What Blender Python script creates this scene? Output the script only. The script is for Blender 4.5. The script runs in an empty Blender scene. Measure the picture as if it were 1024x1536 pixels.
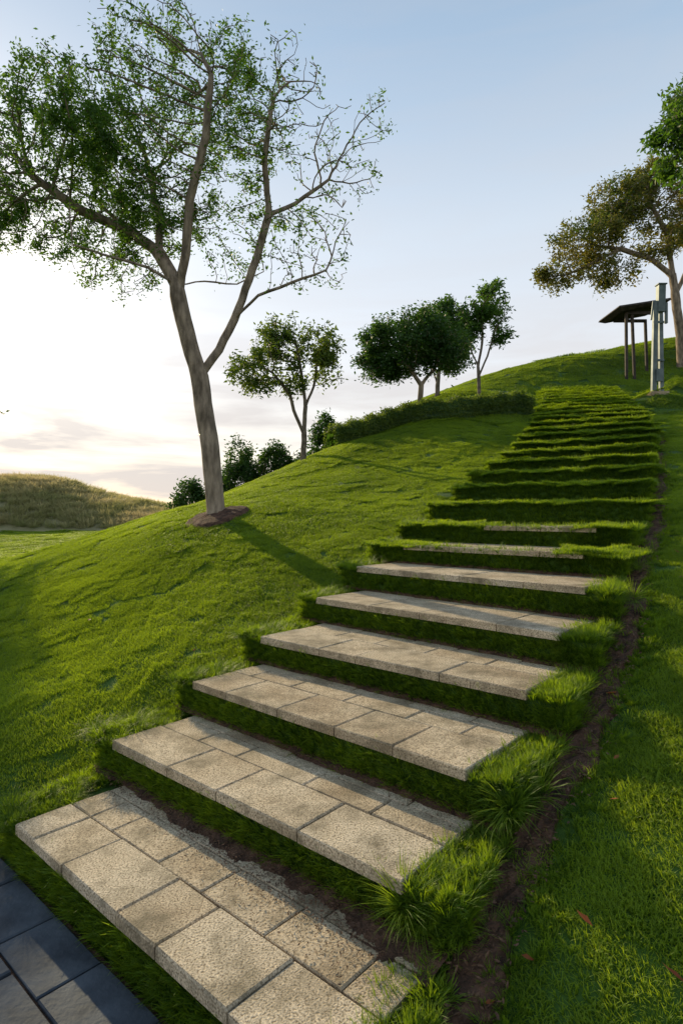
import bpy, math, random
import numpy as np
from mathutils import Vector, Matrix, Euler, Quaternion
rng=np.random.default_rng(7); random.seed(7)
scene=bpy.context.scene
CZ=1.88
# ------------------------------------------------------------------ helpers
def link(o,parent=None):
    scene.collection.objects.link(o)
    if parent is not None: o.parent=parent
    return o
def mesh_obj(name,verts,faces,mat=None,parent=None,smooth=False,attr=None,do_link=True):
    me=bpy.data.meshes.new(name)
    me.from_pydata([tuple(map(float,v)) for v in verts],[],[tuple(map(int,f)) for f in faces])
    me.update()
    if attr is not None:
        a=me.attributes.new('h','FLOAT','POINT'); a.data.foreach_set('value',np.asarray(attr,dtype=np.float32))
    if smooth: me.polygons.foreach_set('use_smooth',[True]*len(me.polygons))
    o=bpy.data.objects.new(name,me)
    if mat: me.materials.append(mat)
    if do_link: link(o,parent)
    return o
def empty(name):
    return link(bpy.data.objects.new(name,None))
class NT:
    def __init__(s,m): s.t=m.node_tree; s.t.nodes.clear()
    def n(s,typ,**kw):
        nd=s.t.nodes.new(typ)
        for k,v in kw.items(): setattr(nd,k,v)
        return nd
    def l(s,a,b): s.t.links.new(a,b)
def ramp(nd,stops):
    cr=nd.color_ramp
    while len(cr.elements)<len(stops): cr.elements.new(0.5)
    for e,(p,c) in zip(cr.elements,stops):
        e.position=p; e.color=(*c,1) if len(c)==3 else c
def new_mat(name):
    m=bpy.data.materials.new(name); m.use_nodes=True; return m,NT(m)

# ------------------------------------------------------------------ materials
def foliage_mat(name,dark,light,trans=0.4,tcol=None,islands=False,attr=True,clump=1.2,con=1.5):
    m,t=new_mat(name)
    out=t.n('ShaderNodeOutputMaterial'); mix=t.n('ShaderNodeMixShader'); mix.inputs[0].default_value=trans
    p=t.n('ShaderNodeBsdfPrincipled'); p.inputs['Roughness'].default_value=.5
    p.inputs['Specular IOR Level'].default_value=.3
    tr=t.n('ShaderNodeBsdfTranslucent')
    geo=t.n('ShaderNodeNewGeometry')
    noi=t.n('ShaderNodeTexNoise'); noi.inputs['Scale'].default_value=clump; noi.inputs['Detail'].default_value=3
    t.l(geo.outputs['Position'],noi.inputs['Vector'])
    if islands: rnd=geo.outputs['Random Per Island']
    else:
        oi=t.n('ShaderNodeObjectInfo'); rnd=oi.outputs['Random']
    add=t.n('ShaderNodeMath',operation='MULTIPLY_ADD'); t.l(rnd,add.inputs[0]); add.inputs[1].default_value=.35 if islands else .15
    sub=t.n('ShaderNodeMath',operation='MULTIPLY_ADD'); t.l(noi.outputs['Fac'],sub.inputs[0]); sub.inputs[1].default_value=con; sub.inputs[2].default_value=(.25-con/2) if islands else (.35-con/2)
    t.l(sub.outputs[0],add.inputs[2])
    last=add.outputs[0]
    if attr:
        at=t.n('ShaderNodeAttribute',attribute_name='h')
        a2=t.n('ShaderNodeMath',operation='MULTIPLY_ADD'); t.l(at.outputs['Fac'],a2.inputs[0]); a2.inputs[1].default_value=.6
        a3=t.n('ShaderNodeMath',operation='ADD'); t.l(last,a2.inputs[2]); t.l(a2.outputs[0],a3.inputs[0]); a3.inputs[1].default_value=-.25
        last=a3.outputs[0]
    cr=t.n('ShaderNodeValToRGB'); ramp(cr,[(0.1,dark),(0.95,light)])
    t.l(last,cr.inputs[0]); t.l(cr.outputs[0],p.inputs['Base Color'])
    tm=t.n('ShaderNodeMix',data_type='RGBA',blend_type='MULTIPLY'); tm.inputs[0].default_value=1
    t.l(cr.outputs[0],tm.inputs[6]); tm.inputs[7].default_value=(*(tcol or (2.2,1.9,.7)),1)
    t.l(tm.outputs[2],tr.inputs['Color'])
    t.l(p.outputs[0],mix.inputs[1]); t.l(tr.outputs[0],mix.inputs[2]); t.l(mix.outputs[0],out.inputs[0])
    return m
def solid_mat(name,c1,c2,scale=5,rough=.8,bump=.3,bscale=None,metal=0,detail=6,dist=.02,zs=1.0):
    m,t=new_mat(name)
    out=t.n('ShaderNodeOutputMaterial'); p=t.n('ShaderNodeBsdfPrincipled'); p.inputs['Roughness'].default_value=rough; p.inputs['Metallic'].default_value=metal
    p.inputs['Specular IOR Level'].default_value=.3
    geo=t.n('ShaderNodeNewGeometry'); mp=t.n('ShaderNodeMapping'); mp.inputs['Scale'].default_value=(1,1,zs); t.l(geo.outputs['Position'],mp.inputs[0])
    n=t.n('ShaderNodeTexNoise'); n.inputs['Scale'].default_value=scale; n.inputs['Detail'].default_value=detail
    t.l(mp.outputs[0],n.inputs['Vector'])
    cr=t.n('ShaderNodeValToRGB'); ramp(cr,[(.32,c1),(.68,c2)]); t.l(n.outputs['Fac'],cr.inputs[0]); t.l(cr.outputs[0],p.inputs['Base Color'])
    n2=t.n('ShaderNodeTexNoise'); n2.inputs['Scale'].default_value=bscale or scale*4; n2.inputs['Detail'].default_value=5
    t.l(mp.outputs[0],n2.inputs['Vector'])
    b=t.n('ShaderNodeBump'); b.inputs['Strength'].default_value=bump; b.inputs['Distance'].default_value=dist
    t.l(n2.outputs['Fac'],b.inputs['Height']); t.l(b.outputs[0],p.inputs['Normal']); t.l(p.outputs[0],out.inputs[0])
    return m
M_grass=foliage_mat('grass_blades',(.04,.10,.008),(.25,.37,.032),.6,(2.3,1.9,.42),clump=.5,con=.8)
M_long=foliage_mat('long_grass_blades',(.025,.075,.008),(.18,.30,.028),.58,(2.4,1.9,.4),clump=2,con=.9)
M_dry=foliage_mat('dry_grass_blades',(.26,.29,.12),(.54,.46,.31),.45,(1.4,1.3,.9),clump=.35)
M_lawn=solid_mat('lawn_soil',(.03,.07,.010),(.06,.12,.016),1.5,.95,.6,30)
M_drysoil=solid_mat('dry_hill_ground',(.18,.19,.08),(.36,.32,.19),.5,.95,.6,8,dist=.1)
M_soil=solid_mat('soil',(.035,.019,.012),(.15,.08,.05),14,.95,1.0,50,dist=.03)
M_chip=foliage_mat('mulch_chip',(.07,.035,.02),(.24,.13,.07),.15,(1,1,1),islands=True,attr=False,clump=5)
M_bark=solid_mat('bark',(.12,.092,.065),(.38,.30,.22),12,.9,1.0,34,dist=.025,zs=.3)
M_barkd=solid_mat('bark_dark',(.09,.07,.05),(.22,.18,.13),9,.9,.8,30,dist=.02)
M_slate=solid_mat('slate_paver',(.030,.038,.05),(.075,.09,.11),6,.75,.5,40,dist=.008)
M_metal=solid_mat('galvanised_steel',(.10,.13,.135),(.20,.24,.24),4,.55,.1,20,metal=.2)
M_wood=solid_mat('weathered_wood',(.03,.025,.02),(.08,.06,.045),6,.8,.4,30)
M_leaf=foliage_mat('tree_leaves',(.035,.095,.014),(.13,.24,.045),.5,(1.6,1.5,.6),islands=True,attr=False,clump=1.0)
M_leafd=foliage_mat('dark_tree_leaves',(.025,.07,.015),(.09,.17,.035),.42,(1.5,1.5,.6),islands=True,attr=False,clump=1.4)
M_leafl=foliage_mat('light_tree_leaves',(.05,.10,.02),(.20,.27,.055),.5,(1.5,1.4,.6),islands=True,attr=False,clump=1.2)
M_leafo=foliage_mat('olive_tree_leaves',(.06,.11,.024),(.28,.22,.06),.5,(1.5,1.4,.7),islands=True,attr=False,clump=.45)
M_fallen=foliage_mat('fallen_leaf',(.16,.04,.012),(.46,.15,.04),.3,(1.3,1,.6),islands=True,attr=False,clump=5)
def stone_mat():
    m,t=new_mat('granite_slab')
    out=t.n('ShaderNodeOutputMaterial'); p=t.n('ShaderNodeBsdfPrincipled'); p.inputs['Roughness'].default_value=.9; p.inputs['Specular IOR Level'].default_value=.25
    geo=t.n('ShaderNodeNewGeometry')
    n=t.n('ShaderNodeTexNoise'); n.inputs['Scale'].default_value=3.5; n.inputs['Detail'].default_value=6; t.l(geo.outputs['Position'],n.inputs['Vector'])
    a=t.n('ShaderNodeMath',operation='MULTIPLY_ADD'); t.l(geo.outputs['Random Per Island'],a.inputs[0]); a.inputs[1].default_value=.3; t.l(n.outputs['Fac'],a.inputs[2])
    cr=t.n('ShaderNodeValToRGB'); ramp(cr,[(.35,(.35,.265,.17)),(.6,(.52,.42,.29)),(.9,(.62,.52,.38))]); t.l(a.outputs[0],cr.inputs[0])
    v=t.n('ShaderNodeTexNoise'); v.inputs['Scale'].default_value=120; v.inputs['Detail'].default_value=3; t.l(geo.outputs['Position'],v.inputs['Vector'])
    cr2=t.n('ShaderNodeValToRGB'); ramp(cr2,[(.36,(.36,.33,.29)),(.46,(.85,.83,.8)),(.56,(1,1,1)),(.66,(1.35,1.3,1.2))]); t.l(v.outputs['Fac'],cr2.inputs[0])
    mx=t.n('ShaderNodeMix',data_type='RGBA',blend_type='MULTIPLY'); mx.inputs[0].default_value=1
    t.l(cr.outputs[0],mx.inputs[6]); t.l(cr2.outputs[0],mx.inputs[7])
    s=t.n('ShaderNodeTexNoise'); s.inputs['Scale'].default_value=4; s.inputs['Detail'].default_value=9; s.inputs['Roughness'].default_value=.72; t.l(geo.outputs['Position'],s.inputs['Vector'])
    cr3=t.n('ShaderNodeValToRGB'); ramp(cr3,[(.46,(0,0,0)),(.66,(.85,.85,.85))]); t.l(s.outputs['Fac'],cr3.inputs[0])
    mx2=t.n('ShaderNodeMix',data_type='RGBA'); t.l(cr3.outputs[0],mx2.inputs[0]); t.l(mx.outputs[2],mx2.inputs[6]); mx2.inputs[7].default_value=(.16,.13,.08,1)
    t.l(mx2.outputs[2],p.inputs['Base Color'])
    ad=t.n('ShaderNodeMath',operation='MULTIPLY_ADD'); t.l(n.outputs['Fac'],ad.inputs[0]); ad.inputs[1].default_value=1; t.l(v.outputs['Fac'],ad.inputs[2])
    b=t.n('ShaderNodeBump'); b.inputs['Strength'].default_value=.7; b.inputs['Distance'].default_value=.006; t.l(ad.outputs[0],b.inputs['Height'])
    t.l(b.outputs[0],p.inputs['Normal']); t.l(p.outputs[0],out.inputs[0]); return m
M_stone=stone_mat()

# ------------------------------------------------------------------ stair layout (world metres)
stone=[(.23,(-1.72,3.18),(-.07,1.72)),(.45,(-1.43,3.76),(.24,2.33)),(.68,(-1.055,4.27),(.585,2.80)),
       (.89,(-.645,4.78),(1.03,3.33)),(1.11,(-.227,5.42),(1.40,3.84)),(1.34,(.15,5.98),(1.76,4.33))]
turf=[(1.54,(.317,6.6),(2.26,4.87)),(1.74,(.706,7.2),(2.65,5.47)),(1.99,(1.158,7.93),(3.16,6.27)),(2.25,(1.646,8.8),(3.69,7.19)),
      (2.5,(2.13,9.7),(4.25,8.19)),(2.76,(2.63,10.6),(4.81,9.2)),(3.05,(3.18,11.7),(5.43,10.4)),(3.4,(3.74,12.8),(6.05,11.6)),
      (3.75,(4.27,13.9),(6.63,12.8)),(4.14,(4.83,15.2),(7.23,14.2)),(4.59,(5.44,16.7),(7.9,15.85)),(5.08,(6.09,18.4),(8.59,17.7)),
      (5.69,(6.88,20.5),(9.4,19.9)),(6.28,(7.6,22.5),(10.2,22.1)),(6.98,(8.4,25),(11,24.7)),(7.3,(8.7,26.2),(11.3,25.9))]
steps=[]
for z,L,R in stone:
    L=np.array(L);R=np.array(R);d=(L-R)/np.linalg.norm(L-R)
    steps.append(dict(z=z,GL=L+d*.2,GR=R-d*.2,SL=L,SR=R,stone=True))
tz=np.array([t[0] for t in turf]); tL=np.array([t[1] for t in turf]); tR=np.array([t[2] for t in turf])
zs=[1.54,1.74,1.99,2.25,2.5,2.76]+list(np.arange(3.03,7.25,.27))
for z in zs:
    GL=np.array([np.interp(z,tz,tL[:,0]),np.interp(z,tz,tL[:,1])]);GR=np.array([np.interp(z,tz,tR[:,0]),np.interp(z,tz,tR[:,1])])
    GL=GL+rng.normal(0,.03,2); GR=GR+rng.normal(0,.03,2)
    steps.append(dict(z=z,GL=GL,GR=GR,SL=GL,SR=GR,stone=False))
for i,s in enumerate(steps):
    s['zb']=steps[i-1]['z'] if i else 0.0
    d=(s['GL']-s['GR']); s['d']=d/np.linalg.norm(d); s['n']=np.array([s['d'][1],-s['d'][0]])
    if s['n'][1]<0: s['n']=-s['n']
NS=len(steps)
D0=steps[0]['d']; N0=steps[0]['n']; P0=np.array([-1.72,3.18])

# ------------------------------------------------------------------ terrain
A=[]
for i,s in enumerate(steps):
    if i%2==0 or i<7:
        l=s['GL']+s['d']*.25; r=s['GR']-s['d']*.3
        A.append((*l,s['zb']-.0)); A.append((*r,s['zb']-.02))
        if i>2:
            r2=s['GR']-s['d']*2.0; A.append((*r2,s['zb']+.0))
A+=[(-1.87,9,1.81),(-4,9,1.2),(-5.3,9,.85),(-3.3,5.7,.42),(-4.5,3,.05),(-2.9,3.6,.2),(-6.5,7,.3),(-7.5,13,.75),(-3,14,2.16),(-1.12,14,2.94),(-.2,16,3.62),
    (-4.07,13,1.78),(-5.2,14,1.5),(-8,20,.7),(-12,33,.9),(-20,35,.75),(-30,40,.6),(-12,12,.3),(-14,20,.45),(-20,15,.2),(-25,5,-.2),
    (-1.5,19,2.6),(-4,22,1.5),(-.6,22,2.9),(.5,16.4,3.85),(2.2,17,4.45),(3.65,17.5,4.65),(5.1,18,4.95),
    (.27,30,5.9),(2.9,30,7.05),(6.9,30,8.5),(9.6,30,9.2),(12.3,30,9.6),(5.05,22,6.06),(3.8,24,6.5),(-5,32,2.5),(1.2,21,4.2),
    (2,11,2.55),(.5,10,2.15),(.2,13,2.9),(2,14,3.45),(-1,7,1.25),(-2.2,6,.75),
    (9.9,19,5.75),(11.4,20,6.4),(15.8,28,8.66),(17,30,10.2),(21,36,12.3),(14,33,10.6),(30,30,11.5),(16,18,6.3),(10,10,3.3),(8,5,1.9),(5,2.5,.9),(2.5,1.4,.3),(1.2,.5,-.05),(.6,-.6,-.3),
    (-2,0,-.05),(0,-8,-1.2),(-10,-10,-1),(10,-10,-.8),(-5,45,2),(5,50,8),(20,55,11),(0,80,3),(40,80,9),(-40,70,.5),(-80,30,-.5),(-60,-40,-2),(0,-60,-4),(60,-40,-1),(80,10,5),(70,60,9)]
A=np.array(A,float)
def U(r2): return np.where(r2>0,r2*np.log(np.maximum(r2,1e-12)),0)
def fit(A,lam=.02):
    n=len(A);P=A[:,:2]/10
    K=U(((P[:,None]-P[None])**2).sum(-1))+lam*np.eye(n)*.3
    Q=np.c_[np.ones(n),P]; M=np.block([[K,Q],[Q.T,np.zeros((3,3))]])
    return np.linalg.solve(M,np.r_[A[:,2],np.zeros(3)])
W=fit(A)
def tps(x,y):
    x=np.asarray(x,float).ravel();y=np.asarray(y,float).ravel()
    r=np.hypot(x,y-5); k=np.minimum(1,80/np.maximum(r,1e-6)); x=x*k; y=5+(y-5)*k
    out=np.empty(len(x)); P=A[:,:2]/10
    for a in range(0,len(x),20000):
        b=slice(a,a+20000); X=np.c_[x[b],y[b]]/10
        out[b]=U(((X[:,None]-P[None])**2).sum(-1))@W[:-3]+W[-3]+X@W[-2:]
    return out
def quad_mask(x,y,q):
    m=np.ones(len(x),bool); c=np.mean(q,0)
    for a,b in zip(q,np.roll(q,-1,axis=0)):
        e=b-a; s=np.sign(e[0]*(c[1]-a[1])-e[1]*(c[0]-a[0])); m&=(s*(e[0]*(y-a[1])-e[1]*(x-a[0]))>=0)
    return m
def stairs_mask(x,y,el,er):
    m=np.zeros(len(x),bool)
    for a,b in zip(steps[:-1],steps[1:]):
        q=np.array([a['GL']+a['d']*el,b['GL']+b['d']*el,b['GR']-b['d']*er,a['GR']-a['d']*er]); m|=quad_mask(x,y,q)
    return m
def paver_mask(x,y,pad=0):
    px=x-P0[0];py=y-P0[1]; t=px*N0[0]+py*N0[1]; s=-(px*D0[0]+py*D0[1])
    return (t<0.0+pad)&(t>-3.0-pad)&(s>-2.2-pad)&(s<2.45+pad)
def ground(x,y):
    x=np.asarray(x,float).ravel();y=np.asarray(y,float).ravel()
    z=tps(x,y)+.02*np.sin(x*2.1+1)*np.cos(y*1.7)+.012*np.sin(x*4.3+np.sin(y*1.3))*np.sin(y*3.9+2)
    m=stairs_mask(x,y,-.2,-.15); z=np.where(m,z-.35,z)
    m=paver_mask(x,y,.0); z=np.where(m,np.minimum(z,-.05),z)
    return z
def g1(x,y): return float(ground([x],[y])[0])
NG=380; k=5.65; uu=np.linspace(-1,1,NG); w=2.83*np.sinh(k*uu)
GX,GY=np.meshgrid(w+.8,w+7); gx=GX.ravel();gy=GY.ravel(); gz=ground(gx,gy)
idx=np.arange(NG*NG).reshape(NG,NG)
F=np.c_[idx[:-1,:-1].ravel(),idx[:-1,1:].ravel(),idx[1:,1:].ravel(),idx[1:,:-1].ravel()]
mesh_obj('lawn_ground',np.c_[gx,gy,gz],F.tolist(),M_lawn,smooth=True)

# ------------------------------------------------------------------ grass prototypes
def newcol(n): return bpy.data.collections.new(n)
def blades(name,n,area,Lr,wd,lean,curve,mat,ns=2,disc=False,col=None):
    V=[];F=[];H=[]
    for i in range(n):
        if disc: r=area*math.sqrt(random.random());a=random.random()*6.283;bx,by=r*math.cos(a),r*math.sin(a)
        else: bx,by=random.uniform(-area,area),random.uniform(-area,area);a=random.random()*6.283
        L=random.uniform(*Lr);ln=random.uniform(0,lean);cv=random.uniform(.3,1)*curve;wv=wd*random.uniform(.7,1.3)
        dx,dy=math.cos(a),math.sin(a); sa=a+1.57+random.uniform(-.6,.6); sx,sy=math.cos(sa)*wv/2,math.sin(sa)*wv/2
        b=len(V)
        for j in range(ns+1):
            t=j/ns; h=L*(ln*t+cv*t*t); zz=L*(t-.55*cv*t*t*t); px,py=bx+dx*h,by+dy*h
            if j<ns:
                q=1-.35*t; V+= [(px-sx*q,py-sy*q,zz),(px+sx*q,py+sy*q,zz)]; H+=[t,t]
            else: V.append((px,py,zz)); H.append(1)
        for j in range(ns-1): F.append((b+2*j,b+2*j+1,b+2*j+3,b+2*j+2))
        F.append((b+2*ns-2,b+2*ns-1,b+2*ns))
    o=mesh_obj(name,V,F,mat,attr=H,do_link=False); col.objects.link(o); return o
C_short=newcol('short_grass'); C_long=newcol('long_grass'); C_fount=newcol('arching_grass'); C_dry=newcol('dry_grass')
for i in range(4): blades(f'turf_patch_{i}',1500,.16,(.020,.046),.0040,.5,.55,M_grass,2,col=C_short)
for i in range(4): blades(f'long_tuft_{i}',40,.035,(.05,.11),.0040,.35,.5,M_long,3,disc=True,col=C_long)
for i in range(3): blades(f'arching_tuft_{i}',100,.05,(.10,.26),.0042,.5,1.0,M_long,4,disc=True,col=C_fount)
for i in range(3): blades(f'dry_tuft_{i}',70,.3,(.2,.5),.02,.4,.5,M_dry,2,disc=True,col=C_dry)
def scatter(name,pts,nrm,scl,col,parent=None):
    n=len(pts); me=bpy.data.meshes.new(name); me.vertices.add(n); me.vertices.foreach_set('co',np.asarray(pts,np.float32).ravel())
    rot=np.empty((n,3),np.float32)
    for i in range(n):
        q=Vector(nrm[i]).to_track_quat('Z','Y')@Quaternion((0,0,1),random.random()*6.283)
        rot[i]=q.to_euler()
    a=me.attributes.new('rot','FLOAT_VECTOR','POINT'); a.data.foreach_set('vector',rot.ravel())
    a=me.attributes.new('scl','FLOAT_VECTOR','POINT'); a.data.foreach_set('vector',np.asarray(scl,np.float32).ravel())
    a=me.attributes.new('pick','INT','POINT'); a.data.foreach_set('value',rng.integers(0,1000,n).astype(np.int32))
    me.update(); o=bpy.data.objects.new(name,me); link(o,parent)
    g=bpy.data.node_groups.new(name+'_scatter','GeometryNodeTree')
    g.interface.new_socket('Geometry',in_out='INPUT',socket_type='NodeSocketGeometry'); g.interface.new_socket('Geometry',in_out='OUTPUT',socket_type='NodeSocketGeometry')
    N=g.nodes; gi=N.new('NodeGroupInput'); go=N.new('NodeGroupOutput'); ip=N.new('GeometryNodeInstanceOnPoints'); ci=N.new('GeometryNodeCollectionInfo')
    ci.inputs['Collection'].default_value=col; ci.inputs['Separate Children'].default_value=True; ci.inputs['Reset Children'].default_value=True
    def na(nm,ty):
        x=N.new('GeometryNodeInputNamedAttribute'); x.data_type=ty; x.inputs['Name'].default_value=nm; return x.outputs['Attribute']
    er=N.new('FunctionNodeEulerToRotation')
    L=g.links.new; L(gi.outputs[0],ip.inputs['Points']); L(ci.outputs[0],ip.inputs['Instance']); ip.inputs['Pick Instance'].default_value=True
    L(na('pick','INT'),ip.inputs['Instance Index']); L(na('rot','FLOAT_VECTOR'),er.inputs[0]); L(er.outputs[0],ip.inputs['Rotation']); L(na('scl','FLOAT_VECTOR'),ip.inputs['Scale'])
    L(ip.outputs[0],go.inputs[0])
    md=o.modifiers.new('scatter','NODES'); md.node_group=g
    return o
P=[];S=[]
def zone(x0,x1,y0,y1,sp,sc,hs,cond):
    X,Y=np.meshgrid(np.arange(x0,x1,sp),np.arange(y0,y1,sp)); X=X.ravel()+rng.uniform(-.4,.4,X.size)*sp; Y=Y.ravel()+rng.uniform(-.4,.4,Y.size)*sp
    m=cond(X,Y)&~stairs_mask(X,Y,.02,.25)&~paver_mask(X,Y,.1)
    X=X[m];Y=Y[m]; P.append(np.c_[X,Y]); s=np.ones((len(X),3))*sc; s[:,2]*=hs; s*=rng.uniform(.88,1.12,(len(X),1)); S.append(s)
zone(-8,8,0.3,8,.215,1.0,1.0,lambda x,y:(np.abs(x)<1+.75*y))
zone(-12,13,8,17,.32,1.45,.8,lambda x,y:(np.abs(x)<1+.75*y))
zone(-24,26,17,34,.65,2.9,.55,lambda x,y:(np.abs(x)<1+.75*y))
zone(-50,50,34,62,1.6,6.5,.4,lambda x,y:(np.abs(x)<1+.75*y))
P=np.vstack(P);S=np.vstack(S)
e=.1; z0=ground(P[:,0],P[:,1]); zx=tps(P[:,0]+e,P[:,1])-tps(P[:,0]-e,P[:,1]); zy=tps(P[:,0],P[:,1]+e)-tps(P[:,0],P[:,1]-e)
Nn=np.c_[-zx/(2*e)+rng.normal(0,.04,len(P)),-zy/(2*e)+rng.normal(0,.04,len(P)),np.ones(len(P))]
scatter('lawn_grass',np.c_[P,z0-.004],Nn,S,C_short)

# ------------------------------------------------------------------ steps
ST=empty('garden_steps')
V=[];F=[]
for i,s in enumerate(steps):
    nxt=steps[i+1] if i+1<NS else dict(GL=s['GL']+s['n']*1.2,GR=s['GR']+s['n']*1.2)
    top=s['z']-(.05 if s['stone'] else .015); a,b,c,d=s['GR'],s['GL'],nxt['GL'],nxt['GR']
    inset=s['n']*.03; b0=len(V)
    for q,off in ((a,inset),(b,inset),(c,s['n']*.06),(d,s['n']*.06)):
        q=q+off; V+= [(q[0],q[1],s['zb']-.45),(q[0],q[1],top)]
    for j in range(4):
        kx=(j+1)%4; F.append((b0+2*j,b0+2*kx,b0+2*kx+1,b0+2*j+1))
    F.append((b0+1,b0+3,b0+5,b0+7))
mesh_obj('turf_core',V,F,M_lawn,ST)
def slab(V,F,c4,z0,z1,bv=.008):
    c4=np.array(c4)+rng.normal(0,.0015,(4,2)); c=c4.mean(0); ins=c4+(c-c4)/np.linalg.norm(c-c4,axis=1)[:,None]*bv*1.4
    b=len(V)
    for q in c4: V.append((*q,z0))
    for q in c4: V.append((*q,z1-bv))
    tz_=rng.normal(0,.0022)
    for q in ins: V.append((*q,z1+tz_+rng.normal(0,.001)))
    for j in range(4):
        kx=(j+1)%4; F.append((b+j,b+kx,b+4+kx,b+4+j)); F.append((b+4+j,b+4+kx,b+8+kx,b+8+j))
    F.append((b+8,b+9,b+10,b+11))
V=[];F=[]
for i,s in enumerate(steps[:8]):
    if s['stone']: L,R=s['SL'],s['SR']
    else:
        L,R=s['GL']-s['d']*(.45 if i==6 else 1.1),s['GR']+s['d']*.3
    n=s['n']; nx=steps[i+1]
    if nx['stone']: Lb,Rb=nx['SL'],nx['SR']
    else: Lb,Rb=nx['GL']-nx['d']*.3,nx['GR']+nx['d']*.25
    depL=max(.45,np.dot(Lb-L,n))+.04; depR=max(.45,np.dot(Rb-R,n))+.04
    L0=L-n*.01;R0=R-n*.01;L1=L+n*depL;R1=R+n*depR
    def bl(sv,tv): return (L0*(1-sv)+R0*sv)*(1-tv)+(L1*(1-sv)+R1*sv)*tv
    ln=np.linalg.norm(L-R); g=.0035
    rows=[(0,.52,[.16,.40,.62,.82] if i%2==0 else [.28,.46,.74]),(.52,.80,[.1,.27,.5,.71,.9] if i%2==0 else [.18,.37,.6,.8]),(.80,1.0,[.2,.45,.66,.86])]
    if i>3: rows=[(0,1,[.3,.52,.8])]
    if i==0: rows=[(0,.45,[.12,.27,.47,.62,.8]),(.45,.78,[.08,.2,.4,.55,.74,.9]),(.78,1,[.3,.5,.8])]
    for t0,t1,cuts in rows:
        cs=[0]+[c+rng.uniform(-.02,.02) for c in cuts]+[1]
        for a,b in zip(cs[:-1],cs[1:]):
            ga=g/ln; gt=g/depL
            slab(V,F,[bl(a+ga,t0+gt),bl(b-ga,t0+gt),bl(b-ga,t1-gt),bl(a+ga,t1-gt)],s['z']-.055,s['z']-(.0 if s['stone'] else .004),.006)
mesh_obj('stone_slabs',V,F,M_stone,ST)
V=[];F=[]
for i,s in enumerate(steps[:6]):
    nx=steps[i+1]; b=len(V); z=s['z']-.014
    n=s['n'];L1=s['SL']+n*max(.45,np.dot(nx['SL']-s['SL'],n));R1=s['SR']+n*max(.45,np.dot(nx['SR']-s['SR'],n))
    V+=[(*(s['SL']+n*.01-s['d']*.01),z),(*(s['SR']+n*.01+s['d']*.01),z),(*R1,z),(*L1,z)]; F.append((b,b+1,b+2,b+3))
mesh_obj('joint_sand',V,F,M_soil,ST)
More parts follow.
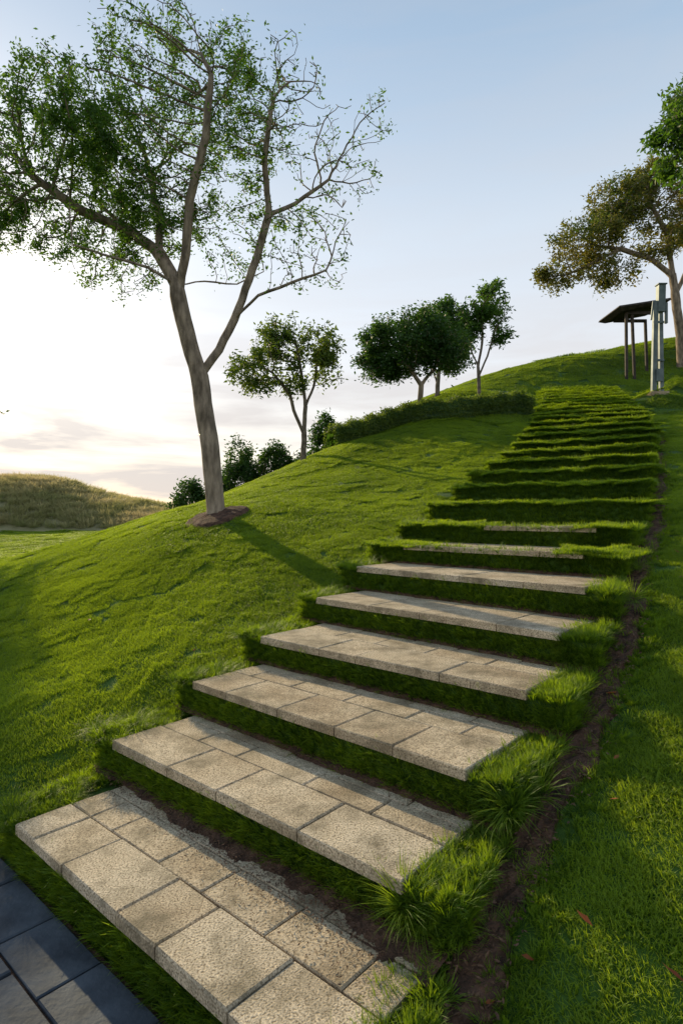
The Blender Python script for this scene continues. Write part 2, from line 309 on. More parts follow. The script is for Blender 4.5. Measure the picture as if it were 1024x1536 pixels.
# step grass
P=[];Nn=[];S=[]; FP=[];FN=[];FS=[]; TP=[];TN=[];TS=[]
up=np.array([0,0,1.])
for i,s in enumerate(steps):
    n3=np.array([*s['n'],0]); d3=np.array([*s['d'],0]); W_=np.linalg.norm(s['GL']-s['GR']); sc=1.0+max(0,(i-8))*.06
    dens=.032*sc; nxt=steps[i+1] if i+1<NS else None
    top=s['z']-(.10 if s['stone'] else .06); bot=s['zb']-.01
    rows=np.linspace(bot,top,5)
    for r in rows:
        for q in np.arange(0,W_,dens):
            p=np.array([*(s['GR']+s['d']*(q+rng.uniform(-.02,.02))),r+rng.uniform(-.02,.02)])+n3*.03
            P.append(p);Nn.append(-n3*rng.uniform(.15,.6)+up*rng.uniform(.6,1)+d3*rng.normal(0,.2)); k_=rng.uniform(.65,1.05)*sc; S.append((k_,k_,k_*(.85 if s['stone'] else .9)))
    if not s['stone']:
        for q in np.arange(0,W_,dens*.55):
            p=np.array([*(s['GR']+s['d']*(q)),s['z']-.03])+n3*rng.uniform(0,.08)
            if i==6 and .3<q<1.5 and rng.random()<.7: continue
            P.append(p);Nn.append(-n3*rng.uniform(-.1,.8)+up+d3*rng.normal(0,.25)); k_=rng.uniform(.45,1.0)*sc; S.append((k_,k_,k_*.9))
    if nxt is not None:
        run=np.linalg.norm(nxt['GL']-s['GL'])
        for side,(E0,E1,sg) in enumerate(((s['GL'],nxt['GL'],1),(s['GR'],nxt['GR'],-1))):
            for q in np.arange(0,1,dens/run*.55):
                base=E0*(1-q)+E1*q
                for rr in range(4):
                    zz=s['zb']+ (s['z']-s['zb'])*rr/3 -.03
                    if rr==0 and rng.random()<.3: continue
                    p=np.array([*(base+s['d']*sg*rng.uniform(-.04,.04)),zz]); 
                    P.append(p);Nn.append(d3*sg*rng.uniform(0,.7)+up+n3*rng.normal(-.1,.25)); k_=rng.uniform(.55,1.05)*sc; S.append((k_,k_,k_*(.85)))
                if s['stone'] :
                    for rr in range(4):
                        p=np.array([*(base-s['d']*sg*rng.uniform(.0,.20)),s['z']-.045]); k_=rng.uniform(.5,1.0)
                        P.append(p);Nn.append(d3*sg*rng.uniform(-.4,.4)+up+n3*rng.normal(-.1,.25)); S.append((k_,k_,k_*.8))
        if not s['stone']:
            for sv in np.arange(.05,1,.19/W_):
                for tv in np.arange(.1,1.0,.24/run):
                    if i in(6,7) and (.2 if i==6 else .4)<sv<.84: continue
                    b=(s['GL']*(1-sv)+s['GR']*sv)*(1-tv)+(nxt['GL']*(1-sv)+nxt['GR']*sv)*tv
                    TP.append((*b,s['z']-.015));TN.append((rng.normal(0,.1),rng.normal(0,.1),1));k_=rng.uniform(.9,1.2);TS.append((k_*sc,k_*sc,k_))
    if i in range(0,8):
        cnt={0:8,1:16,2:15,3:12,4:11,5:9}.get(i,5)
        for _ in range(cnt):
            p=np.array([*(s['GR']+s['d']*rng.uniform(-.08,.24)+s['n']*rng.uniform(0,.22)),s['z']-rng.uniform(.07,.19)])
            FP.append(p);FN.append(-n3*rng.uniform(0,.9)-d3*rng.uniform(-.5,.6)+up*rng.uniform(.6,1)); k_=rng.uniform(.35,.85)*(.95 if i in(1,2) else .75);FS.append((k_,k_,k_))
    if i in (0,1,2,3,4,5,6,7):
        for _ in range(20):
            q=rng.uniform(0,.45)
            p=np.array([*(s['GL']-s['d']*rng.uniform(-.08,.19)+s['n']*q),s['z']-.05]); k_=rng.uniform(.3,.62)
            FP.append(p);FN.append(-n3*rng.uniform(0,.6)+d3*rng.uniform(-.3,.5)+up);FS.append((k_,k_,k_))
for a,b in zip(steps[:16],steps[1:17]):
    for q in np.arange(0,1,.02):
        for E0,E1,dd,lo_,hi_ in ((a['GR'],b['GR'],-a['d'],.15,.30),(a['GL'],b['GL'],a['d'],.02,.14)):
            p=E0*(1-q)+E1*q+dd*rng.uniform(lo_,hi_)
            if lo_>.1 and rng.random()<.3*(1+math.sin(p[0]*5)): p=p-dd*.08
            P.append((*p,float(tps([p[0]],[p[1]])[0])));Nn.append((rng.normal(0,.35),rng.normal(0,.35),1)); k_=rng.uniform(.45,.85); S.append((k_,k_,k_*.75))
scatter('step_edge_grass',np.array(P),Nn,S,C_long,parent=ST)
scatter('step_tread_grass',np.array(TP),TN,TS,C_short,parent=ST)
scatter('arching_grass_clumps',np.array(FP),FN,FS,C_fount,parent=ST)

# soil strip right of the steps
V=[];F=[];pts=[]
for a,b in zip(steps[:-1],steps[1:]):
    for q in np.linspace(0,1,9)[:-1]: pts.append((a['GR']*(1-q)+b['GR']*q,a['d']*(1-q)+b['d']*q))
nw=8
for j,(p,d) in enumerate(pts):
    w0=-.03; w1=.20+.03*math.sin(j*.9)+rng.uniform(-.015,.015)
    for m in range(nw):
        q=p-d*(w0+(w1-w0)*m/(nw-1)); V.append((*q,float(tps([q[0]],[q[1]])[0])+(-.04 if m in(0,nw-1) else .012+rng.uniform(0,.025))))
for j in range(len(pts)-1):
    for m in range(nw-1): b=j*nw+m; F.append((b,b+1,b+nw+1,b+nw))
mesh_obj('soil_strip',V,F,M_soil)
def leaves_flat(name,pts,size,mat,parent=None):
    V=[];F=[]
    for p in pts:
        a=rng.uniform(0,6.28); L=size*rng.uniform(.6,1.3); w_=L*rng.uniform(.3,.45); ax=np.array([math.cos(a),math.sin(a),rng.uniform(-.4,.4)]); bx=np.array([-math.sin(a),math.cos(a),rng.uniform(-.5,.5)])
        p=np.array(p); b=len(V); cu=L*rng.uniform(.1,.35)
        V+= [p-ax*L/2,p-ax*L*.1+bx*w_/2+up*cu*.5,p-ax*L*.1,p-ax*L*.1-bx*w_/2+up*cu*.6,p+ax*L*.25+bx*w_*.35+up*cu*.7,p+ax*L*.25-bx*w_*.35+up*cu*.5,p+ax*L/2+up*cu]
        F+=[(b,b+2,b+1),(b,b+3,b+2),(b+1,b+2,b+6,b+4),(b+2,b+3,b+5,b+6)]
    return mesh_obj(name,V,F,mat,parent)
pp=[];V=[];F=[]
for i in (0,1,2,3,4,5):
    s=steps[i+1]; wdt=[.10,.035,.03,.025,.025,.025][i]
    for _ in range([2600,600,300,200,120,80][i]):
        v=rng.random()**(.7); q=s['SL']*(1-v)+s['SR']*v; off=abs(rng.normal(0,wdt*(.5+.9*v))); q=q-s['n']*(off-.01)
        pp.append((*q,steps[i]['z']+.004+rng.uniform(0,.012)))
    b=len(V); m=220; ph=rng.uniform(0,6)
    for j in range(m):
        v=j/(m-1); q=s['GL']*(1-v)+s['GR']*v; x=v*22; wj=wdt*(.35+.8*v)*(1+.35*math.sin(x*.5+ph)+.2*math.sin(x*1.7+2*ph)+.15*math.sin(x*4.1)+rng.uniform(-.12,.12))
        V+=[(*(q+s['n']*.04),steps[i]['z']+.03),(*(q-s['n']*wj*.45),steps[i]['z']+.010+rng.uniform(0,.008)),(*(q-s['n']*wj),steps[i]['z']-.004)]
    for j in range(m-1):
        for k_ in range(2): F.append((b+3*j+k_,b+3*j+k_+1,b+3*j+k_+4,b+3*j+k_+3))
mesh_obj('mulch_bank',V,F,M_soil,ST,smooth=True)
leaves_flat('mulch_debris',pp,.013,M_chip,ST)
pp=[]
for _ in range(3500):
    j=rng.integers(0,len(pts)*2//3); p,d=pts[j]; q=p-d*rng.uniform(.0,.22)+rng.normal(0,.02,2); pp.append((*q,float(tps([q[0]],[q[1]])[0])+.035))
leaves_flat('mulch_chips',pp,.022,M_chip)
pp=[]
for u,v in [(1.22,2.69,),(.66,2.13),(.5,2.03),(.89,2.2),(1.09,1.97),(1.55,3.45),(-1.25,5.1),(2.6,4.6),(1.5,2.4),(1.9,3.0),(2.9,5.2),(-2.6,6.2),(3.4,5.6),(.95,1.75),(.62,2.5),(1.15,3.2),(1.3,2.1),(1.35,2.95)]:
    pp.append((u,v,g1(u,v)+.05))
leaves_flat('fallen_leaves',pp,.066,M_fallen)

# ------------------------------------------------------------------ slate paving
V=[];F=[]
row=0;t=-.02
while t>-2.9:
    t1=t-.27; off=(row%2)*.22; s0=-2.1+off
    while s0<2.3:
        s1=s0+.44; g=.006
        c4=[P0-D0*a+N0*b for a,b in ((s0+g,t1+g),(s1-g,t1+g),(s1-g,t-g),(s0+g,t-g))]
        slab(V,F,c4,-.04,rng.uniform(-.004,.004),.006); s0=s1
    t=t1;row+=1
PV=mesh_obj('slate_paving',V,F,M_slate)
c4=[P0-D0*a+N0*b for a,b in ((-2.2,-3),(2.4,-3),(2.4,0),(-2.2,0))]
mesh_obj('joint_sand',[(*q,-.018) for q in c4],[(0,1,2,3)],M_soil,PV)

# ------------------------------------------------------------------ trees
def grow(nodes,par,attr,D,di,dk,iters,trop=.05,maxn=12000):
    nodes=[np.array(n,float) for n in nodes]; par=list(par); nch=[0]*len(nodes)
    for p in par:
        if p>=0:nch[p]+=1
    att=np.array(attr); N=np.array(nodes); d2=((att[:,None]-N[None])**2).sum(-1); bi=d2.argmin(1); bd=d2.min(1)
    alive=bd>dk*dk
    for it in range(iters):
        act=alive&(bd<di*di)
        if not act.any(): break
        ids=bi[act]; NA=np.array(nodes); v=att[act]-NA[ids]; v/=np.linalg.norm(v,axis=1)[:,None]+1e-9
        sumv=np.zeros_like(NA); np.add.at(sumv,ids,v)
        new=[]
        for q in np.unique(ids):
            if nch[q]>=3: continue
            dv=sumv[q]; l=np.linalg.norm(dv)
            if l<1e-6: continue
            dv=dv/l
            if par[q]>=0:
                pd=nodes[q]-nodes[par[q]]; pd=pd/(np.linalg.norm(pd)+1e-9); dv=dv+.35*pd
            dv=dv+rng.normal(0,.16,3)+np.array([0,0,trop]); dv/=np.linalg.norm(dv)
            nodes.append(nodes[q]+dv*D); par.append(int(q)); nch[q]+=1; nch.append(0); new.append(len(nodes)-1)
        if not new or len(nodes)>maxn: break
        NN=np.array([nodes[a] for a in new]); d2=((att[:,None]-NN[None])**2).sum(-1); m=d2.min(1); am=d2.argmin(1)
        up_=m<bd; bi=np.where(up_,np.array(new)[am],bi); bd=np.minimum(bd,m); alive&=bd>dk*dk
    return np.array(nodes),par
def tubes(nodes,par,R,r0):
    n=len(nodes); ch=[[] for _ in range(n)]
    for i,p in enumerate(par):
        if p>=0: ch[p].append(i)
    tips=np.zeros(n); depth=np.zeros(n,int)
    for i in range(n):
        if par[i]>=0: depth[i]=depth[par[i]]+1
    for i in sorted(range(n),key=lambda q:-depth[q]):
        if not ch[i]: tips[i]=1
        if par[i]>=0: tips[par[i]]+=tips[i]
    e=math.log(max(tips[0],2))/math.log(R/r0); rad=r0*tips**(1/e)
    V=[];F=[]
    starts=[0]+[c for i in range(n) if len(ch[i])>1 for c in sorted(ch[i],key=lambda q:-tips[q])[1:]]
    for st in starts:
        chain=[st]
        while ch[chain[-1]]: chain.append(max(ch[chain[-1]],key=lambda q:tips[q]))
        pts_=[nodes[c] for c in chain]; rs=[rad[c] for c in chain]
        if par[st]>=0: pts_=[nodes[par[st]]]+pts_; rs=[min(rad[st]*1.15,rad[par[st]])]+rs
        else: rs[0]*=1.35
        if len(pts_)<2: continue
        sides=12 if rs[0]>.06 else (6 if rs[0]>.02 else 4); ref=np.array([.3,1,.1])
        for j,(p,r) in enumerate(zip(pts_,rs)):
            dv=pts_[min(j+1,len(pts_)-1)]-pts_[max(j-1,0)]; dv=dv/(np.linalg.norm(dv)+1e-9)
            a=np.cross(dv,ref)
            if np.linalg.norm(a)<.1: a=np.cross(dv,np.array([1,0,0.]))
            a/=np.linalg.norm(a); b=np.cross(dv,a); b0=len(V)
            for k_ in range(sides):
                an=6.28318*k_/sides; rr=r*(1+(.04*math.sin(3*an+j*.3) if sides==12 else 0)); V.append(p+(a*math.cos(an)+b*math.sin(an))*rr)
            if j:
                for k_ in range(sides):
                    k2=(k_+1)%sides; F.append((b0-sides+k_,b0-sides+k2,b0+k2,b0+k_))
    return V,F,rad,tips
def leafmesh(cen,size,spread,droop,asp=.42):
    n=len(cen); c=cen+rng.normal(0,1,(n,3))*spread
    ax=rng.normal(0,1,(n,3)); ax[:,2]=ax[:,2]*.6-droop; ax/=np.linalg.norm(ax,axis=1)[:,None]
    t=rng.normal(0,1,(n,3)); bx=np.cross(ax,t); bx/=np.linalg.norm(bx,axis=1)[:,None]; nz=np.cross(ax,bx)
    L=(size*rng.uniform(.6,1.25,n))[:,None]; w_=L*asp
    v=np.stack([c,c+ax*L*.45+bx*w_/2+nz*w_*.15,c+ax*L,c+ax*L*.45-bx*w_/2+nz*w_*.15],1).reshape(-1,3)
    f=np.arange(4*n).reshape(n,4); return v,f
def make_tree(name,base,skel,blobs,natt,D,R,leafmat,bark,lsize,nleaf,spread,r0=.006,droop=.2,lden=None,di=1.2,dk=None,tipmax=4,trop=.05,asp=.42,clump=0.0,cf=2.6):
    base=np.array(base,float); nodes=[];par=[]
    def near(p):
        N=np.array(nodes); return int(((N-p)**2).sum(1).argmin())
    for li,pl in enumerate(skel):
        pl=[np.array(p,float) for p in pl]
        if li==0: nodes.append(pl[0]);par.append(-1);cur=0;seq=pl[1:]; cp=pl[0]
        else: cur=near(pl[0]);cp=nodes[cur];seq=pl[1:]
        for p in seq:
            L=np.linalg.norm(p-cp); m=max(1,int(L/(D*1.3)))
            for q in range(1,m+1):
                x=cp+(p-cp)*q/m+ (rng.normal(0,D*.04,3) if q<m else 0); nodes.append(x);par.append(cur);cur=len(nodes)-1
            cp=p
    wts=np.array([b[6]*b[3]*b[4]*b[5] for b in blobs]); wts/=wts.sum(); att=[]
    for b,wv in zip(blobs,wts):
        m=int(natt*wv)+1; d=rng.normal(0,1,(m,3)); d/=np.linalg.norm(d,axis=1)[:,None]; r=rng.random(m)**(1/2.4)
        att.append(np.array(b[:3])+d*r[:,None]*np.array(b[3:6]))
    att=np.vstack(att)
    nodes,par=grow(nodes,par,att,D,di,dk or D*1.6,90,trop)
    V,F,rad,tips=tubes(nodes,par,R,r0)
    root=empty(name); root.location=base
    mesh_obj('trunk_and_branches',V,F,bark,root,smooth=True)
    sel=np.where(tips<=tipmax)[0]
    wt=1.0/(tips[sel]**.5)*rng.gamma(1.2,1,len(sel))
    if lden is not None: wt=wt*np.array([lden(nodes[q]) for q in sel])
    if clump>0:
        p=nodes[sel]; nz=np.sin(p[:,0]*cf+1.3*np.sin(p[:,2]*cf*.8+1))+np.sin(p[:,2]*cf*1.1+1.5*np.sin(p[:,1]*cf*.9))+np.sin(p[:,1]*cf*1.2+1.1*np.sin(p[:,0]*cf*.7+2)); wt=wt*np.exp(clump*nz)
    rep=rng.choice(sel,nleaf,p=wt/wt.sum()); par=np.array(par)
    f=rng.random(len(rep))[:,None]; cen=nodes[rep]*(1-f)+nodes[np.maximum(par[rep],0)]*f
    v,f=leafmesh(cen,lsize,spread,droop,asp); mesh_obj('foliage',v,f.tolist(),leafmat,root)
    return root
def px(x,y,d=0.0,bx=325,by=775,s=.01): return ((x-bx)*s,d,(by-y)*s)
T=[ [px(325,778),px(321,720),px(313,650),px(304,600),px(299,560)],
    [px(299,560),px(285,510,-.05),px(274,460,-.1),px(268,425,-.1)],
    [px(268,425,-.1),px(235,412,-.4),px(200,408,-.6),px(150,402,-.9)],
    [px(268,425,-.1),px(236,370,.1),px(190,330,.3),px(140,285,.5)],
    [px(236,370,.1),px(225,300,.5),px(200,220,.8)],
    [px(272,440,-.1),px(284,385,-.2),px(292,310,-.3),px(320,230,-.5),px(330,150,-.6)],
    [px(190,330,.3),px(120,310,0),px(60,270,-.2)],
    [px(299,560),px(328,518,.05),px(350,470,.1),px(372,410,.1),px(388,360,.1),px(402,312,.1),px(440,285,.3),px(492,242,.4)],
    [px(402,312,.1),px(398,240,-.1),px(412,170,-.3)],
    [px(350,470,.1),px(390,445,-.2),px(440,434,-.4),px(490,420,-.5)],
    [px(268,425,-.1),px(300,405,.3),px(345,398,.6),px(385,370,.8)] ]
B=[(-2.0,0,5.4,1.6,1.5,1.3,1.0),(-.65,0,6.3,1.25,1.5,1.1,1.0),(.8,-.1,6.1,1.1,1.3,.8,.8),(1.5,-.3,4.0,.75,.7,.75,.6),(-2.9,-.2,4.75,1.0,1.2,.7,1.0),
   (-.3,.2,4.8,1.2,1.2,.8,.5),(1.85,.2,5.5,.75,.8,.65,.8),(-1.6,0,3.85,1.0,.8,.45,.9),(-.6,0,7.35,.35,.4,.45,.9),(.35,0,7.1,.4,.5,.45,.8),(-3.2,.3,5.6,.8,1,.8,1),(-2.5,0,6.7,.45,.6,.4,.8),(2.35,.1,6.1,.4,.4,.4,.8),(-1.5,.1,6.9,.4,.5,.4,.8)]
def dens(p): return 1.0 if p[0]<-.3 else (.7 if p[0]<.9 else (.22 if p[2]>4.6 else .45))
make_tree('broadleaf_tree',(-1.87,9,g1(-1.87,9)-.05),T,B,5200,.115,.135,M_leaf,M_bark,.066,50000,.06,r0=.0048,lden=dens,di=1.3,dk=.15,tipmax=4,clump=.55)
V=[];F=[];nr=40
for j in range(nr):
    a=6.283*j/nr
    for r_,h in ((.1,.06),(.3,.04),(.42+.03*math.sin(a*3),.02),(.48+.03*math.sin(a*3),-.03)):
        x,y=-1.87+math.cos(a)*r_,9+math.sin(a)*r_; V.append((x,y,g1(x,y)+h+.03+rng.uniform(0,.02)))
for j in range(nr):
    for m in range(3): a=j*4+m;b=((j+1)%nr)*4+m; F.append((a,b,b+1,a+1))
mesh_obj('tree_mulch_ring',V,F,M_soil)
s=.0167
def q2(x,y,d=0): return px(x,y,d,455,692,s)
make_tree('young_tree',(-.95,15,g1(-.95,15)-.05),[[q2(455,692),q2(456,650),q2(458,608)],[q2(458,608),q2(470,575,.2),q2(475,540,.2)],[q2(455,650),q2(441,615,-.1),q2(435,590,-.1),q2(410,560,-.2)],[q2(458,608),q2(452,560,0),q2(445,520,0)]],
  [(*q2(385,560,-.2),.75,.8,.6,1),(*q2(425,512,0),.8,.8,.65,1),(*q2(480,515,.2),.6,.7,.6,1),(*q2(490,555,.2),.45,.6,.4,1),(*q2(430,570,0),.6,.6,.4,.6)],1100,.12,.07,M_leafl,M_barkd,.12,7500,.075,r0=.006,di=1.5,dk=.18,tipmax=5,clump=.6,cf=4)
s3=.0194
def q3(x,y,d=0): return px(x,y,d,630,632,s3)
make_tree('dense_round_tree',(2.3,17.6,g1(2.3,17.6)-.05),[[q3(630,634),q3(630,600),q3(632,575)],[q3(632,575),q3(615,550),q3(590,530)],[q3(632,575),q3(655,545),q3(660,520)]],
  [(*q3(600,515),1.15,1.1,.95,1),(*q3(562,545),.6,.7,.6,1),(*q3(640,500),.95,1,.8,1),(*q3(675,525),.65,.8,.75,1)],1600,.14,.08,M_leafd,M_bark,.12,22000,.10,r0=.005,di=1.5,dk=.2,tipmax=8,clump=.4,cf=3.5)
s4=.0267
def q4(x,y,d=0): return px(x,y,d,655,590,s4)
make_tree('background_tree',(3.8,24,g1(3.8,24)-.1),[[q4(655,590),q4(658,550)],[q4(658,550),q4(670,510)],[q4(656,570),q4(645,530)]],
  [(*q4(672,482),1.3,1.2,1.15,1),(*q4(650,500),.9,1,.8,1),(*q4(690,520),.6,.8,.8,1)],1000,.2,.09,M_leafd,M_barkd,.16,9500,.12,r0=.007,di=2,dk=.28,tipmax=7,clump=.6,cf=2.5)
s5=.0244
def q5(x,y,d=0): return px(x,y,d,718,597,s5)
make_tree('slender_tree',(5.05,22,g1(5.05,22)-.08),[[q5(718,597),q5(717,560),q5(716,545)],[q5(716,545),q5(705,520),q5(702,490)],[q5(717,560),q5(730,530),q5(742,490)],[q5(716,545),q5(722,510),q5(722,470)]],
  [(*q5(735,455),.8,.8,.8,1),(*q5(755,490),.4,.6,.6,1),(*q5(703,475),.55,.7,.8,1),(*q5(740,425),.4,.5,.35,1)],700,.16,.065,M_leaf,M_barkd,.15,5200,.09,r0=.007,di=2,dk=.24,tipmax=5,clump=.7,cf=3)
s6=.031
def q6(x,y,d=0): return px(x,y,d,1020,550,s6)
make_tree('spreading_tree',(15.8,28,g1(15.8,28)-.1),[[q6(1022,552),q6(1020,500),q6(1012,440),q6(1008,410)],[q6(1008,410),q6(975,385),q6(930,370),q6(890,365)],[q6(1008,410),q6(1000,350),q6(975,300)],[q6(1010,440),q6(1035,390),q6(1060,340)],[q6(930,370),q6(880,395),q6(845,410)]],
  [(*q6(845,408),1.2,1.5,.7,1),(*q6(880,355),1.9,1.8,1.0,1),(*q6(930,300),1.7,1.8,1.1,1),(*q6(985,280),1.6,1.8,1.3,1),(*q6(1060,310),2.0,2,1.8,.8),(*q6(915,405),1.5,1.3,.6,.8),(*q6(985,350),1.3,1.5,1.2,.6)],3000,.24,.2,M_leafo,M_bark,.18,34000,.16,r0=.009,di=3,dk=.32,tipmax=5,clump=.6,cf=1.5)
make_tree('hillside_tree',(10.3,14,g1(10.3,14)-.1),[[(0,0,0),(.05,0,1.5),(-.1,0,3.2)],[(-.1,0,3.2),(-.8,0,4.6),(-1.6,0,6.0),(-2.3,0,6.6)],[(-.1,0,3.2),(.6,0,4.6),(.8,0,6)]],
  [(-2.3,0,6.9,.75,1,.75,1),(-2.35,0,6.1,.5,.7,.55,1),(-1.7,0,7.9,.8,1,.6,1),(-.4,0,7.4,1.3,1.3,.9,1),(1.0,0,6.3,1.4,1.4,1.2,1)],1900,.15,.14,M_leaf,M_bark,.16,20000,.12,droop=.7,di=2,dk=.22,asp=.4,tipmax=5,clump=.4)
# unseen trees left of the view; their crowns shade the lower lawn
def side_shade_tree(x,y,k):
    make_tree('broadleaf_tree',(x,y,g1(x,y)-.1),[[(0,0,0),(.05,0,1.0*k),(-.1,0,2.0*k)],[(-.1,0,2.0*k),(-.9,.3,3.2*k),(-1.3,.3,4.2*k)],[(-.1,0,2.0*k),(.7,-.2,3.3*k),(1.1,-.4,4.4*k)],[(-.1,0,2.0*k),(0,.4,3.6*k),(.2,.5,4.8*k)]],
      [(-1.0,.2,3.8*k,1.2,1.4,1.0*k,1),(.9,-.3,3.8*k,1.2,1.4,1.0*k,1),(0,.3,4.8*k,1.2,1.4,.9*k,1),(.2,0,2.8*k,1.2,1.3,.6*k,.8)],1500,.16,.13,M_leaf,M_bark,.12,16000,.1,di=2,dk=.24,tipmax=5,clump=.9)
side_shade_tree(-11.3,15.9,1.1); side_shade_tree(-13.3,18.2,1.35)  # second tree is added out of view to deepen and dapple the lawn shade
def bush(name,x,y,ztop,wd,mat,n=700):
    b=g1(x,y); h=ztop-b
    make_tree(name,(x,y,b-.05),[[(0,0,0),(0,0,h*.15)],[(0,0,h*.15),(-wd*.3,0,h*.4)],[(0,0,h*.15),(wd*.3,.1,h*.45)]],
      [(0,0,h*.66,wd*.5,wd*.6,h*.34,1),(-wd*.35,0,h*.35,wd*.55,wd*.5,h*.33,1),(wd*.35,0,h*.4,wd*.5,wd*.5,h*.35,1)],n,.16,.05,mat,M_barkd,.14,7000,.11,di=2,dk=.2,tipmax=12,clump=.5,cf=4)
bush('shrub',-3.75,22,4.75,1.1,M_leafd); bush('shrub',-2.5,22.5,4.55,1.1,M_leafd); bush('shrub',-.55,21.5,5.4,1.1,M_leafd); bush('shrub',-5.5,22,3.1,1.1,M_leafd); bush('shrub',-4.7,23,3.4,1.0,M_leafd); bush('shrub',-1.5,23,4.0,1.0,M_leafd)
# ------------------------------------------------------------------ hedge
hl=np.array([(-.25,15.9),(.5,16.4),(1.3,16.75),(2.2,17.05),(3.65,17.5),(4.6,17.8),(5.6,18.0)])
NH=90; tt=np.linspace(0,len(hl)-1,NH); hp=np.c_[np.interp(tt,range(len(hl)),hl[:,0]),np.interp(tt,range(len(hl)),hl[:,1])]
V=[];F=[];cen=[]
for j,p in enumerate(hp):
    g=g1(*p); hgt=.50+.05*math.sin(j*.7)+rng.uniform(-.03,.03)
    tg=hp[min(j+1,NH-1)]-hp[max(j-1,0)]; tg/=np.linalg.norm(tg); nn=np.array([tg[1],-tg[0]])
    prof=[(.25,-.1),(.27,.25),(.22,hgt*.92),(0,hgt),(-.22,hgt*.92),(-.27,.25),(-.25,-.1)]
    for a,h in prof: V.append((*(p+nn*a),g+h))
    for a,h in prof+[(.12,hgt),(.25,hgt*.6),(-.12,hgt)]:
        for _ in range(24): cen.append((*(p+nn*(a*1.1+rng.normal(0,.03))+tg*rng.uniform(-.07,.07)),g+max(.02,h+rng.uniform(-.13,.05))))
for j in range(NH-1):
    for m in range(6): b=j*7+m; F.append((b,b+1,b+8,b+7))
H=mesh_obj('clipped_hedge',V,F,M_leafd,smooth=True)
v,f=leafmesh(np.array(cen),.075,.03,-.3,.5); mesh_obj('hedge_leaves',v,f.tolist(),M_leafl,H)

# ------------------------------------------------------------------ dry grass hill
nx_,ny_=70,30
def dh(x,y):
    u=(x+27)/19; v=(y-41)/7.5
    h=np.maximum(0,1-np.abs(u)**2.6)*np.maximum(0,1-v*v)
    return h*(3.75+.3*np.sin(x*.6+1)+.12*np.sin(x*1.3)*np.cos(y*.8))
X,Y=np.meshgrid(np.linspace(-46,-8,nx_),np.linspace(33.5,48.5,ny_)); X=X.ravel();Y=Y.ravel(); Z=tps(X,Y)-.1+dh(X,Y)*1.0
idx=np.arange(nx_*ny_).reshape(ny_,nx_); F=np.c_[idx[:-1,:-1].ravel(),idx[:-1,1:].ravel(),idx[1:,1:].ravel(),idx[1:,:-1].ravel()].tolist()
HD=mesh_obj('dry_grass_hill',np.c_[X,Y,Z],F,M_drysoil,smooth=True)
n=9000; X=rng.uniform(-46,-8,n);Y=rng.uniform(34,45,n); h=dh(X,Y); m=h>.15; X=X[m];Y=Y[m]; Z=tps(X,Y)-.12+h[m]
k_=rng.uniform(.5,1.5,len(X)); scatter('dry_grass',np.c_[X,Y,Z],np.c_[rng.normal(0,.1,len(X)),rng.normal(0,.1,len(X)),np.ones(len(X))],np.c_[k_,k_,k_*.75],C_dry,parent=HD)

# ------------------------------------------------------------------ shelter & utility post
def box(V,F,p0,p1,wx,wy,w2=None):
    p0=np.array(p0,float);p1=np.array(p1,float); b=len(V)
    for p,k_ in ((p0,1),(p1,w2 or 1)):
        for sx,sy in ((-1,-1),(1,-1),(1,1),(-1,1)): V.append(p+np.array([sx*wx/2*k_,sy*wy/2*k_,0]))
    F+=[(b,b+3,b+2,b+1),(b+4,b+5,b+6,b+7)]+[(b+j,b+(j+1)%4,b+4+(j+1)%4,b+4+j) for j in range(4)]
def addbev(o,w=.01):
    md=o.modifiers.new('bevel','BEVEL'); md.width=w; md.segments=2
sx,sy=12.95,27.; gz_=g1(sx,sy)
SH=empty('lookout_shelter'); SH.location=(sx,sy,gz_)
V=[];F=[]
for x0,y0,x1 in ((-.38,-.5,-.40),(.0,-.45,-.12),(1.1,-.5,1.0),(1.1,.6,1.0)): box(V,F,(x0,y0,-.3),(x1,y0,2.75),.11,.11)
box(V,F,(.3,-.5,2.62),(.3,-.5,2.76),1.5,.09); box(V,F,(.3,.6,2.62),(.3,.6,2.76),1.5,.09)
o=mesh_obj('posts',V,F,M_wood,SH);addbev(o)
V=[];F=[]
rp=[(-.95,-1.0,2.66),(1.35,-1.0,3.0),(1.35,1.1,3.0),(-.95,1.1,2.66)]
for dz,k_ in ((0,.80),(.12,1.0),(.2,.96)):
    for p in rp: V.append(((p[0]-.2)*k_+.2,p[1]*k_,p[2]+dz))
V.append((.45,0,3.25))
for l in (0,4):
    for j in range(4): F.append((l+j,l+(j+1)%4,l+4+(j+1)%4,l+4+j))
F.append((3,2,1,0)); F+=[(8+j,8+(j+1)%4,12) for j in range(4)]
o=mesh_obj('roof',V,F,M_wood,SH)
UP=empty('utility_post'); ux,uy=9.85,18.9; UP.location=(ux,uy,g1(ux,uy))
V=[];F=[]
box(V,F,(-.04,0,-.3),(.03,0,2.9),.14,.13); box(V,F,(.24,.05,-.3),(.20,.05,3.1),.12,.12); 
o=mesh_obj('legs',V,F,M_metal,UP);addbev(o)
V=[];F=[]
box(V,F,(.18,.0,2.55),(.20,.0,3.4),.22,.20); box(V,F,(.20,.0,3.402),(.20,.0,3.44),.28,.26); box(V,F,(.11,-.03,1.0),(.11,-.03,1.07),.34,.05); box(V,F,(.11,-.03,2.2),(.11,-.03,2.27),.34,.05)
box(V,F,(.36,0,2.2),(.36,0,2.85),.07,.1); box(V,F,(-.12,-.02,2.3),(-.05,-.02,2.9),.05,.05); box(V,F,(.1,-.1,.35),(.1,-.1,.75),.2,.06)
o=mesh_obj('control_box',V,F,M_metal,UP);addbev(o)
V=[];F=[]; box(V,F,(.1,0,-.1),(.1,0,.04),.55,.35); o=mesh_obj('footing',V,F,M_stone,UP);addbev(o)

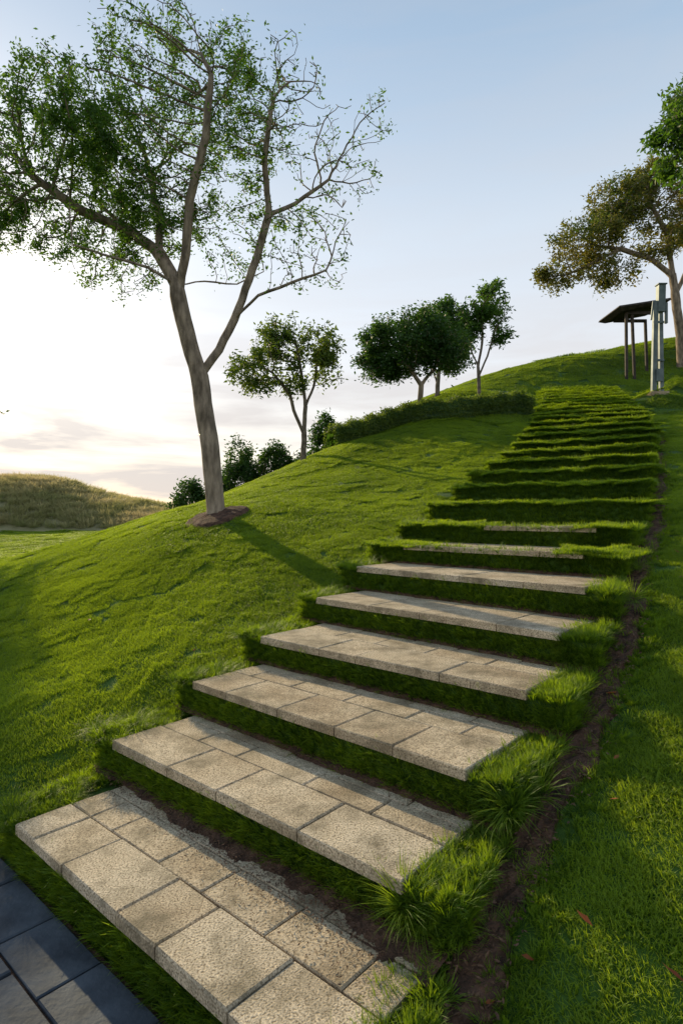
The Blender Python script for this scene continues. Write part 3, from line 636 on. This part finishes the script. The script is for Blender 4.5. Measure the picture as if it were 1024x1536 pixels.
# ------------------------------------------------------------------ sky, sun, camera
el,az=math.radians(21),math.radians(34)
sd=Vector((-math.sin(az)*math.cos(el),math.cos(az)*math.cos(el),math.sin(el)))
ld=bpy.data.lights.new('sun','SUN'); ld.energy=5.0; ld.angle=math.radians(.6); ld.color=(1,.81,.49)
lo=bpy.data.objects.new('sun',ld); link(lo); lo.rotation_euler=sd.to_track_quat('Z','Y').to_euler()
wd=bpy.data.worlds.new('World'); scene.world=wd; wd.use_nodes=True; t=NT(wd)
out=t.n('ShaderNodeOutputWorld'); bg=t.n('ShaderNodeBackground'); bg.inputs[1].default_value=.15
sky=t.n('ShaderNodeTexSky',sky_type='NISHITA'); sky.sun_disc=False; sky.sun_elevation=el; sky.sun_rotation=-az; sky.air_density=1.0; sky.dust_density=1.0; sky.ozone_density=1.2
tc=t.n('ShaderNodeTexCoord'); sp=t.n('ShaderNodeSeparateXYZ'); t.l(tc.outputs['Generated'],sp.inputs[0])
hz=t.n('ShaderNodeValToRGB'); ramp(hz,[(0,(1.0,.86,.70)),(.12,(1.0,.93,.85)),(.25,(.92,.93,.95)),(.42,(.76,.84,.92)),(.6,(.46,.61,.78)),(.82,(.24,.38,.56))]); t.l(sp.outputs[2],hz.inputs[0])
hs=t.n('ShaderNodeMix',data_type='RGBA',blend_type='MULTIPLY'); hs.inputs[0].default_value=1; t.l(hz.outputs[0],hs.inputs[6]); hs.inputs[7].default_value=(7.0,7.0,7.0,1)
m0=t.n('ShaderNodeMix',data_type='RGBA'); m0.inputs[0].default_value=.76; t.l(sky.outputs[0],m0.inputs[6]); t.l(hs.outputs[2],m0.inputs[7])
mp=t.n('ShaderNodeMapping'); mp.inputs['Scale'].default_value=(1.6,1.6,11); mp.inputs['Location'].default_value=(.4,.2,.35); t.l(tc.outputs['Generated'],mp.inputs[0])
n=t.n('ShaderNodeTexNoise'); n.inputs['Scale'].default_value=1.7; n.inputs['Detail'].default_value=8; n.inputs['Roughness'].default_value=.55; n.inputs['Distortion'].default_value=.3; t.l(mp.outputs[0],n.inputs[0])
cr=t.n('ShaderNodeValToRGB'); ramp(cr,[(.40,(0,0,0)),(.58,(1,1,1))]); t.l(n.outputs['Fac'],cr.inputs[0])
mr=t.n('ShaderNodeMapRange'); mr.inputs['From Min'].default_value=.10; mr.inputs['From Max'].default_value=.34; mr.inputs['To Min'].default_value=.85; mr.inputs['To Max'].default_value=.1; t.l(sp.outputs[2],mr.inputs[0])
mu=t.n('ShaderNodeMath',operation='MULTIPLY'); t.l(cr.outputs[0],mu.inputs[0]); t.l(mr.outputs[0],mu.inputs[1])
mx=t.n('ShaderNodeMix',data_type='RGBA'); t.l(mu.outputs[0],mx.inputs[0]); t.l(m0.outputs[2],mx.inputs[6]); mx.inputs[7].default_value=(4.7,4.4,4.35,1)
t.l(mx.outputs[2],bg.inputs[0]); t.l(bg.outputs[0],out.inputs[0])
cd=bpy.data.cameras.new('camera'); cam=bpy.data.objects.new('camera',cd); link(cam); cam.location=(0,0,CZ); cam.rotation_euler=(math.radians(90),0,0)
cd.sensor_fit='VERTICAL'; cd.sensor_height=36; cd.sensor_width=24; cd.lens=900/1536*36; cd.clip_end=2000; cd.clip_start=.05
scene.camera=cam
scene.view_settings.view_transform='Standard'; scene.view_settings.look='None'; scene.view_settings.exposure=0
